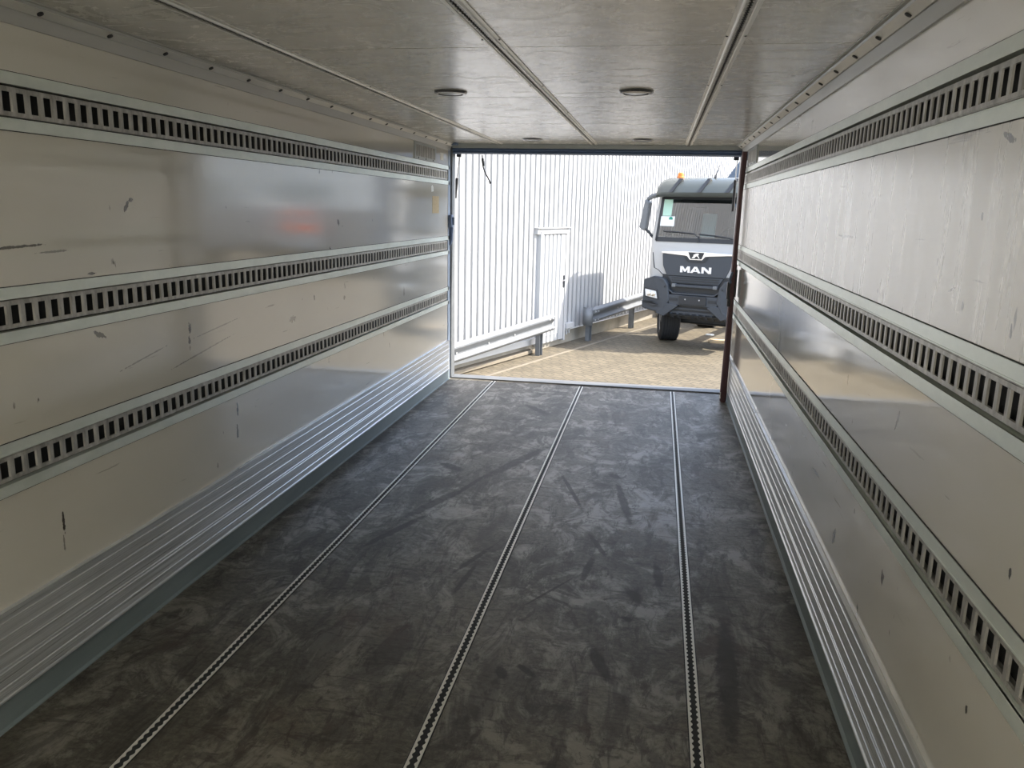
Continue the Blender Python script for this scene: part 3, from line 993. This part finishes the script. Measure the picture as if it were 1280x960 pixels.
for L in range(len(levels) - 1):
    for i in range(nr):
        j = (i + 1) % nr
        if L == 3 and i == fi:
            continue
        f.append((L*nr + i, L*nr + j, (L + 1)*nr + j, (L + 1)*nr + i))
f.append(tuple(range((len(levels) - 1)*nr, len(levels)*nr)))
f.append(tuple(range(nr))[::-1])
MB().add(v, f).build('cab_body', M_WHITE, tk, smooth=True)
# windscreen pane with black surround
wy = lambda z: 0.025 + (z - 2.27)*(0.175/0.89)
MB().add([(-0.915, wy(2.27) - 0.004, 2.275), (0.915, wy(2.27) - 0.004, 2.275), (0.875, wy(3.16) - 0.004, 3.155), (-0.875, wy(3.16) - 0.004, 3.155)], [(0, 1, 2, 3)]).build('windscreen', M_GLASS, tk)
def wbar(x0, z0, x1, z1, w):
    n = Vector((x1 - x0, 0, z1 - z0)).normalized()
    p = Vector((-n.z, 0, n.x))*w/2
    c = [Vector((x0, 0, z0)) + p, Vector((x0, 0, z0)) - p, Vector((x1, 0, z1)) - p, Vector((x1, 0, z1)) + p]
    vv = [(q.x, wy(q.z) - 0.012, q.z) for q in c] + [(q.x, wy(q.z) + 0.012, q.z) for q in c]
    return vv, [(0, 1, 2, 3), (7, 6, 5, 4), (0, 4, 5, 1), (1, 5, 6, 2), (2, 6, 7, 3), (3, 7, 4, 0)]
mb = MB()
for a in ((-0.925, 2.30, 0.925, 2.30, 0.09), (-0.92, 2.27, -0.88, 3.16, 0.05), (0.92, 2.27, 0.88, 3.16, 0.05), (-0.88, 3.15, 0.88, 3.15, 0.05)):
    mb.add(*wbar(*a))
mb.build('windscreen_frame', M_BPLAST, tk)
# interior
MB().prism([(0.10, 2.28), (0.55, 2.36), (0.60, 2.25), (0.60, 1.9), (0.10, 1.9)], 'x', -0.90, 0.90).build('dashboard', M_BPLAST, tk, 0.02)
for sx, nm in ((-0.48, M_SEAT), (0.50, M_SEAT)):
    mb = MB().prism([(1.05, 1.95), (1.20, 2.72), (1.24, 2.98), (1.34, 2.98), (1.32, 2.70), (1.22, 1.95)], 'x', sx - 0.24, sx + 0.24)
    o = mb.build('seat', nm, tk, 0.04)
MB().prism([(1.00, 2.30), (1.13, 2.85), (1.16, 2.85), (1.03, 2.30)], 'x', -0.30, 0.02).build('seat_cover', M_SEATC, tk, 0.02)
MB().box(-0.95, 0.95, 1.60, 1.64, 1.9, 3.3).build('cab_lining', M_CURT, tk)
ptw = [(0.48 + 0.22*math.cos(q*PI/8), 0.66 + 0.05*math.sin(q*PI/8), 2.40 + 0.16*math.sin(q*PI/8)) for q in range(17)]
MB().tube(ptw, 0.016, 8).build('steering_wheel', M_BPLAST, tk, smooth=True)
# papers behind the glass
def pane_patch(x0, x1, z0, z1, off, tilt=0.0):
    return MB().add([(x0, wy(z0) + off, z0), (x1, wy(z0) + off, z0 + tilt), (x1, wy(z1) + off, z1 + tilt), (x0, wy(z1) + off, z1),
                     (x0, wy(z0) + off + 0.003, z0), (x1, wy(z0) + off + 0.003, z0 + tilt), (x1, wy(z1) + off + 0.003, z1 + tilt), (x0, wy(z1) + off + 0.003, z1)],
                    [(0, 1, 2, 3), (7, 6, 5, 4), (0, 4, 5, 1), (1, 5, 6, 2), (2, 6, 7, 3), (3, 7, 4, 0)])
pp = pane_patch(-0.875, -0.57, 2.575, 2.775, -0.010).build('document', M_PAPER, tk)
MB().lathe([(0.042, 0.0), (0.042, -0.004)], 'y', (-0.655, wy(2.73) - 0.0105, 2.725), 20).build('green_seal', M_GREEN, pp)
pane_patch(-0.845, -0.655, 2.785, 3.12, -0.010).build('mint_strip', M_MINT, tk)
# wipers
for (pts) in ([(0.02, 2.26), (-0.02, 2.38), (-0.12, 2.44), (-0.45, 2.46), (-0.78, 2.47)], [(0.80, 2.26), (0.78, 2.34), (0.60, 2.38), (0.30, 2.41), (0.0, 2.43)]):
    MB().tube([(x, wy(z) - 0.035, z) for x, z in pts], 0.013, 6).build('wiper', M_BPLAST, tk)
# side windows
for sx in (-1, 1):
    xw = 1.045
    MB().add([(sx*xw*1.005, 0.32, 2.35), (sx*xw*1.005, 1.25, 2.35), (sx*1.018, 1.25, 3.10), (sx*1.018, 0.42, 3.10)], [(0, 1, 2, 3)]).build('side_window', M_BPLAST, tk)
# sun visor across the top
pf = [(-0.10, 3.17), (-0.13, 3.26), (-0.06, 3.38), (0.06, 3.48), (0.26, 3.555), (0.46, 3.575)]
v, f = [], []
xs = [-1.0, -0.95, -0.80, -0.30, 0.30, 0.80, 0.95, 1.0]
for x in xs:
    k_ = 0.0 if abs(x) < 0.9 else (0.09 if abs(x) < 0.97 else 0.2)
    for (y, z) in pf:
        v.append((x, y + k_, z - k_*0.35*(z - 3.1)/0.4))
m_ = len(pf)
for i in range(len(xs) - 1):
    for j in range(m_ - 1):
        f.append((i*m_ + j, (i + 1)*m_ + j, (i + 1)*m_ + j + 1, i*m_ + j + 1))
o = MB().add(v, f).build('sun_visor', M_VISOR, tk, smooth=True)
sm = o.modifiers.new('solid', 'SOLIDIFY')
sm.thickness = 0.02
MB().add([(-0.86, 0.19, 3.14), (0.86, 0.19, 3.14), (0.86, 0.34, 3.40), (-0.86, 0.34, 3.40), (-0.86, 0.21, 3.14), (0.86, 0.21, 3.14), (0.86, 0.36, 3.40), (-0.86, 0.36, 3.40)],
         [(0, 1, 2, 3), (7, 6, 5, 4), (0, 4, 5, 1), (1, 5, 6, 2), (2, 6, 7, 3), (3, 7, 4, 0)]).build('header_panel', M_DGREY, tk)
for x in (-0.55, 0.05, 0.62):
    MB().add([(x - 0.09, -0.175, 3.26), (x - 0.02, -0.175, 3.26), (x + 0.12, 0.04, 3.545), (x + 0.05, 0.04, 3.545), (x - 0.09, -0.12, 3.26), (x - 0.02, -0.12, 3.26), (x + 0.12, 0.13, 3.50), (x + 0.05, 0.13, 3.50)],
             [(0, 1, 2, 3), (7, 6, 5, 4), (0, 4, 5, 1), (1, 5, 6, 2), (2, 6, 7, 3), (3, 7, 4, 0)]).build('visor_strut', M_BPLAST, tk)
MB().box(-0.86, -0.74, -0.02, 0.02, 3.335, 3.385).build('marker_lamp', M_LENS, tk, 0.01)
MB().box(0.74, 0.86, -0.02, 0.02, 3.335, 3.385).build('marker_lamp', M_LENS, tk, 0.01)
MB().lathe([(0.075, 3.56), (0.075, 3.59), (0.066, 3.60), (0.06, 3.66), (0.04, 3.68)], 'z', (-0.62, 0.45, 0), 20).build('beacon', M_ORANGE, tk, smooth=True)
MB().tube([(0.17, 0.30, 3.56), (0.18, 0.32, 3.64), (0.22, 0.40, 3.83)], [0.03, 0.012, 0.004], 8).build('antenna', M_BPLAST, tk)
# mirrors on curved arms
for sx in (-1, 1):
    mb = MB().prism([(sx*1.225, 3.13), (sx*1.13, 3.05), (sx*1.19, 2.50), (sx*1.23, 2.46), (sx*1.33, 2.53)], 'y', 0.02, 0.24)
    mr = mb.build('mirror', M_MGREY, tk, 0.025)
    MB().tube([(sx*1.20, 0.12, 3.12), (sx*1.10, 0.12, 3.18), (sx*0.93, 0.16, 3.22)], [0.04, 0.055, 0.05], 8).build('upper_arm', M_MGREY, mr, smooth=True)
    MB().tube([(sx*1.24, 0.12, 2.52), (sx*1.13, 0.13, 2.43), (sx*1.04, 0.2, 2.30)], [0.03, 0.03, 0.03], 8).build('lower_arm', M_BPLAST, mr, smooth=True)
# front panel, emblem bar, letters
MB().prism([(-0.735, 2.01), (-0.735, 1.99), (-0.715, 1.76), (-0.62, 1.56), (0.62, 1.56), (0.715, 1.76), (0.735, 1.99), (0.735, 2.01)], 'y', -0.045, 0.02).build('grille_panel', M_DGREY, tk, 0.012)
cb = MB().prism([(-0.745, 2.055), (-0.745, 2.02), (-0.25, 1.985), (-0.19, 1.975), (-0.13, 1.905), (0.13, 1.905), (0.19, 1.975), (0.25, 1.985), (0.745, 2.02), (0.745, 2.055), (0.2, 2.075), (-0.2, 2.075)], 'y', -0.065, 0.0).build('emblem_bar', M_CHROME, tk, 0.006)
MB().prism([(-0.17, 2.06), (-0.115, 1.925), (0.115, 1.925), (0.17, 2.06)], 'y', -0.072, -0.04).build('badge_field', M_BPLAST, cb)
MB().prism([(-0.09, 1.945), (-0.05, 1.985), (-0.055, 2.01), (-0.02, 2.03), (0.02, 2.045), (0.055, 2.04), (0.06, 2.02), (0.045, 2.005), (0.06, 1.965), (0.085, 1.94), (0.055, 1.945), (0.03, 1.985), (0.0, 1.985), (-0.03, 1.945)], 'y', -0.079, -0.07).build('badge_figure', M_CHROME, cb)
MB().prism([(-0.20, 1.875), (-0.15, 1.85), (0.15, 1.85), (0.20, 1.875), (0.26, 1.965), (0.23, 1.965), (0.14, 1.885), (-0.14, 1.885), (-0.23, 1.965), (-0.26, 1.965)], 'y', -0.056, -0.03).build('badge_shadow_gap', M_BPLAST, cb)
def glyph(outlines, x0, x1, z0, z1, mb):
    for o_ in outlines:
        mb.prism([(x0 + a*(x1 - x0), z0 + b*(z1 - z0)) for a, b in o_], 'y', -0.062, -0.044)
GM = [[(0, 0), (0, 1), (.27, 1), (.5, .48), (.73, 1), (1, 1), (1, 0), (.76, 0), (.76, .58), (.57, .12), (.43, .12), (.24, .58), (.24, 0)]]
GA = [[(0, 0), (.37, 1), (.5, 1), (.5, .74), (.40, .40), (.5, .40), (.5, .20), (.32, .20), (.25, 0)]]
GA.append([(1 - a, b) for a, b in GA[0]])
GN = [[(0, 0), (0, 1), (.28, 1), (.76, .40), (.76, 1), (1, 1), (1, 0), (.72, 0), (.24, .60), (.24, 0)]]
mb = MB()
glyph(GM, -0.325, -0.115, 1.640, 1.768, mb)
glyph(GA, -0.110, 0.115, 1.640, 1.768, mb)
glyph(GN, 0.130, 0.335, 1.640, 1.768, mb)
mb.build('lettering', M_SILVER, tk)
# seams of the front lid
for sx in (-1, 1):
    MB().tube([(sx*0.965, 0.012, 2.02), (sx*0.945, 0.004, 1.86), (sx*0.915, -0.002, 1.70)], 0.012, 6).tube([(sx*0.915, -0.002, 1.70), (sx*0.82, -0.004, 1.66), (sx*0.70, -0.004, 1.55)], 0.007, 6).build('panel_seam', M_BPLAST, tk)
# centre of the nose: step bar, slats, towing area
MB().box(-0.72, 0.72, 0.0, 0.30, 0.80, 1.58).build('nose_core', M_BPLAST, tk)
MB().prism([(-0.60, 1.555), (-0.50, 1.40), (0.50, 1.40), (0.60, 1.555)], 'y', -0.03, 0.02).build('lower_grille', M_DGREY, tk, 0.01)
mb = MB()
for z in (1.52, 1.47, 1.42):
    mb.box(-0.50, 0.50, -0.045, 0.0, z - 0.006, z + 0.010)
mb.build('grille_slats', M_BPLAST, tk)
MB().box(-0.40, 0.42, -0.11, 0.0, 1.335, 1.39).build('step_bar', M_DGREY, tk, 0.012)
for x in (-0.43, 0.45):
    MB().box(x - 0.04, x + 0.04, -0.12, 0.0, 1.33, 1.40).build('step_bracket', M_MGREY, tk, 0.008)
MB().prism([(-0.56, 1.30), (-0.44, 1.215), (0.44, 1.215), (0.56, 1.30), (0.56, 1.265), (0.44, 1.18), (-0.44, 1.18), (-0.56, 1.265)], 'y', -0.10, 0.0).build('bumper_lip', M_DGREY, tk, 0.008)
MB().prism([(-0.58, 1.17), (0.58, 1.17), (0.50, 0.94), (0.42, 0.955), (-0.42, 0.955), (-0.50, 0.94)], 'y', -0.10, 0.0).build('bumper_centre', M_DGREY, tk, 0.01)
for a, b in ((-0.50, -0.33), (0.33, 0.50)):
    MB().box(a, b, -0.106, -0.09, 1.04, 1.10).build('air_slot', M_BPLAST, tk)
pl = MB().box(-0.29, 0.29, -0.135, -0.10, 0.985, 1.165).build('plate_holder', M_BPLAST, tk, 0.006)
for x in (-0.15, 0.15):
    MB().lathe([(0.016, -0.136), (0.012, -0.142)], 'y', (x, 0, 1.09), 10).build('screw', M_WHITE, pl)
# splayed lower beams and skid plate with ribs
for sx in (-1, 1):
    MB().prism([(sx*0.56, 0.98), (sx*0.43, 0.98), (sx*0.30, 0.945), (sx*0.62, 0.70), (sx*0.80, 0.76)] if sx < 0 else [(sx*0.80, 0.76), (sx*0.62, 0.70), (sx*0.30, 0.945), (sx*0.43, 0.98), (sx*0.56, 0.98)], 'y', -0.115, 0.10).build('bumper_beam', M_DGREY, tk, 0.012)
MB().prism([(-0.40, 0.95), (0.40, 0.95), (0.62, 0.72), (-0.62, 0.72)], 'y', 0.02, 0.10).build('underrun_panel', M_BPLAST, tk)
mb = MB()
for z, w in ((0.88, 0.40), (0.80, 0.50)):
    mb.box(-w, w, -0.03, 0.02, z - 0.018, z + 0.018)
mb.build('underrun_slats', M_DGREY, tk)
MB().prism([(-0.03, 0.755), (0.30, 0.62), (0.62, 0.60), (0.62, 0.66), (0.30, 0.68), (0.0, 0.79)], 'x', -0.60, 0.62).build('skid_plate', M_BPLAST, tk)
mb = MB()
for i in range(8):
    x = -0.5 + i*0.145
    mb.prism([(-0.05, 0.76), (0.12, 0.655), (0.12, 0.68), (-0.03, 0.785)], 'x', x, x + 0.05)
mb.build('skid_ribs', M_DGREY, tk)
# bumper corners with lamps, wrapped round the side
for sx in (-1, 1):
    pr = [(-1.13, 1.45), (-0.88, 1.53), (-0.64, 1.50), (-0.545, 1.36), (-0.50, 1.05), (-0.60, 0.86), (-0.70, 0.76), (-1.15, 0.83), (-1.16, 0.98), (-1.13, 1.06)]
    front = [(x, -0.12 + 0.10*max(0.0, (abs(x) - 0.95)/0.2)**1.0, z) for x, z in pr]
    back = [(x, 0.62, z) for x, z in pr]
    n = len(pr)
    v = [(sx*-x if sx > 0 else x, y, z) for x, y, z in front + back]
    f = [tuple(range(n))[::-1], tuple(range(n, 2*n))] + [(i, (i + 1) % n, n + (i + 1) % n, n + i) for i in range(n)]
    bc = MB().add(v, f).build('bumper_corner', M_DGREY, tk, 0.03)
    X = lambda x: -sx*x if sx > 0 else x
    def slab(poly, yo, m, nm, par, bev=0.006):
        vv = [(X(x), -0.12 + 0.10*max(0.0, (abs(x) - 0.95)/0.2) - yo, z) for x, z in poly] + [(X(x), -0.06 + 0.10*max(0.0, (abs(x) - 0.95)/0.2), z) for x, z in poly]
        k = len(poly)
        ff = [tuple(range(k))[::-1], tuple(range(k, 2*k))] + [(i, (i + 1) % k, k + (i + 1) % k, k + i) for i in range(k)]
        return MB().add(vv, ff).build(nm, m, par, bev)
    slab([(-1.10, 1.29), (-0.78, 1.25), (-0.735, 1.04), (-1.08, 1.075)], 0.004, M_BPLAST, 'lamp_recess', bc)
    hl = slab([(-1.075, 1.25), (-0.80, 1.215), (-0.765, 1.06), (-1.05, 1.10)], 0.014, M_LENS, 'headlamp', tk)
    for x in (-0.97, -0.86):
        yo = -0.138 + 0.10*max(0.0, (abs(x) - 0.95)/0.2)
        MB().lathe([(0.05, yo + 0.01), (0.05, yo - 0.002), (0.035, yo - 0.008), (0.015, yo - 0.010)], 'y', (X(x), 0, 1.155), 20).build('reflector', M_CHROME, hl, smooth=True)
    slab([(-1.13, 0.95), (-0.85, 0.90), (-0.74, 0.935), (-0.90, 1.0), (-1.10, 1.01)], 0.004, M_BPLAST, 'fog_recess', bc)
    slab([(-0.63, 1.345), (-0.60, 1.345), (-0.60, 1.315), (-0.63, 1.315)], 0.008, M_BPLAST, 'cap', bc, 0.003)
    MB().prism([(0.55, 1.50), (0.60, 1.38), (0.85, 1.30), (1.45, 1.30), (1.75, 1.1), (1.72, 1.02), (1.45, 1.22), (0.85, 1.22), (0.62, 1.0)], 'x', sx*0.62, sx*1.12).build('mudguard', M_BPLAST, tk, 0.01)
# wheels
def wheel(cx, cy, r, wdt, dbl=False):
    h = wdt/2
    prof = [(r*0.60, -h*0.8), (r*0.66, -h), (r*0.90, -h*1.0), (r*0.985, -h*0.86)]
    k = 7
    for i in range(k):
        a = -h*0.80 + 2*h*0.80*i/(k - 1)
        prof += [(r, a - h*0.07), (r, a + h*0.07)]
        if i < k - 1:
            prof += [(r*0.972, a + h*0.085), (r*0.972, a + h*0.18)]
    prof += [(r*0.985, h*0.86), (r*0.90, h), (r*0.66, h), (r*0.60, h*0.8)]
    o = MB().lathe(prof, 'x', (0, 0, 0), 40).build('wheel', M_TYRE, tk, smooth=True)
    o.location = (cx, cy, r)
    MB().lathe([(r*0.60, -h*0.85), (r*0.60, h*0.85), (r*0.52, h*0.75), (r*0.48, h*0.30), (r*0.25, h*0.35), (r*0.22, h*0.8), (r*0.1, h*0.85)], 'x', (0, 0, 0), 28).build('rim', M_RIM, o, smooth=True)
    return o
for cy in (1.15, 3.9, 5.2):
    for sx in (-1, 1):
        o = wheel(sx*(0.94 if cy < 2 else 0.88), cy, 0.50, 0.42 if cy < 2 else 0.5)
        o.rotation_euler = (0, 0, (PI if sx < 0 else 0.0) + (math.radians(27) if cy < 2 else 0.0))
# chassis behind the cab
for sx in (-0.40, 0.40):
    MB().box(sx - 0.04, sx + 0.04, 0.3, 6.2, 0.78, 1.02).build('chassis_beam', M_BPLAST, tk)
for cy in (1.15, 3.9, 5.2):
    MB().tube([(-0.75, cy, 0.5), (0.75, cy, 0.5)], 0.09, 10).build('axle', M_BPLAST, tk)
MB().box(-1.08, -0.50, 2.2, 3.1, 0.55, 1.05).build('fuel_tank', M_RIM, tk, 0.06)
MB().tube([(-0.90, 2.05, 0.9), (-0.90, 2.05, 2.55)], 0.12, 14).build('exhaust_stack', M_MGREY, tk, smooth=True)

# dark tipper trailer behind the truck
t = thing('trailer', 'dark blue grey trailer with sloped roof edge showing above and behind the truck cab', 'trailer', TR + FD*6.35, FROT)
hull = MB()
hull.add([(-1.36, 0, 1.1), (1.36, 0, 1.1), (1.36, 4, 1.1), (-1.36, 4, 1.1), (-1.36, 0, 3.84), (1.36, 0, 3.84), (1.36, 4, 3.84), (-1.36, 4, 3.84), (-0.76, 0, 4.68), (0.76, 0, 4.68), (0.76, 4, 4.68), (-0.76, 4, 4.68)],
         [(3, 2, 1, 0), (0, 1, 5, 9, 8, 4), (1, 2, 6, 5), (2, 3, 7, 11, 10, 6), (3, 0, 4, 7), (4, 8, 11, 7), (9, 5, 6, 10), (8, 9, 10, 11)]).build('tipper_hull', M_STEELB, t, 0.02)
mb = MB()
for x in (-1.0, -0.5, 0.0, 0.5, 1.0):
    mb.box(x - 0.05, x + 0.05, -0.06, 0.01, 1.15, 3.8)
for y in (0.3, 1.2, 2.1, 3.0, 3.7):
    for sx in (-1.36, 1.36):
        mb.box(sx - 0.05, sx + 0.05, y - 0.05, y + 0.05, 1.15, 3.8)
mb.box(-1.40, 1.40, -0.05, 4.02, 1.10, 1.22)
mb.build('hull_ribs', M_STEELB, t, 0.01)
for sx in (-0.4, 0.4):
    MB().box(sx - 0.05, sx + 0.05, 0.1, 3.9, 0.85, 1.1).build('chassis_beam', M_BPLAST, t)
for cy in (2.1, 3.2):
    for sx in (-0.95, 0.95):
        MB().lathe([(0.30, -0.18), (0.45, -0.2), (0.50, -0.16), (0.50, 0.16), (0.45, 0.2), (0.30, 0.18)], 'x', (sx, cy, 0.5), 28).build('wheel', M_TYRE, t, smooth=True)
    MB().tube([(-0.9, cy, 0.5), (0.9, cy, 0.5)], 0.07, 10).build('axle', M_BPLAST, t)
for sx in (-0.6, 0.6):
    MB().box(sx - 0.05, sx + 0.05, 0.6, 0.7, 0.0, 1.1).build('support_leg', M_BPLAST, t)

# made-up lorries out of view, added for the blurred reflections in the left wall
def lorry(loc, rz, label, body, stripe):
    root = thing('lorry', label, 'lorry', loc, rz, 'lorries added for reflections')
    MB().box(-1.25, 1.25, 0.0, 6.5, 1.05, 2.72).build('cargo_box', body, root, 0.03)
    if stripe:
        MB().box(-1.0, 0.75, -0.02, 0.0, 1.78, 2.05).build('tail_stripe', stripe, root)
        MB().box(-0.9, 0.9, -0.02, 0.0, 2.42, 2.55).build('tail_stripe', stripe, root)
    MB().box(-1.15, 1.15, -0.05, 0.05, 0.55, 0.75).build('rear_bumper', M_BPLAST, root)
    MB().prism([(6.7, 0.9), (6.7, 2.9), (8.2, 2.9), (8.6, 1.9), (8.6, 0.6)], 'x', -1.15, 1.15).build('cab', M_WHITE, root, 0.05)
    for sx in (-0.4, 0.4):
        MB().box(sx - 0.05, sx + 0.05, 0.1, 8.2, 0.75, 1.05).build('chassis_beam', M_BPLAST, root)
    for cy in (1.8, 7.4):
        for sx in (-0.95, 0.95):
            MB().lathe([(0.28, -0.16), (0.44, -0.18), (0.48, -0.14), (0.48, 0.14), (0.44, 0.18), (0.28, 0.16)], 'x', (sx, cy, 0.48), 28).build('wheel', M_TYRE, root, smooth=True)
        MB().tube([(-0.9, cy, 0.48), (0.9, cy, 0.48)], 0.07, 10).build('axle', M_BPLAST, root)
lorry((12.6, 31.0, GZ), 0.25, 'added grey lorry with orange tail stripes, for the left wall reflections', M_TARP, M_STRIPE)
lorry((17.4, 29.0, GZ), 0.25, 'added white lorry right of the striped one, for the left wall reflections', M_WHITE, None)
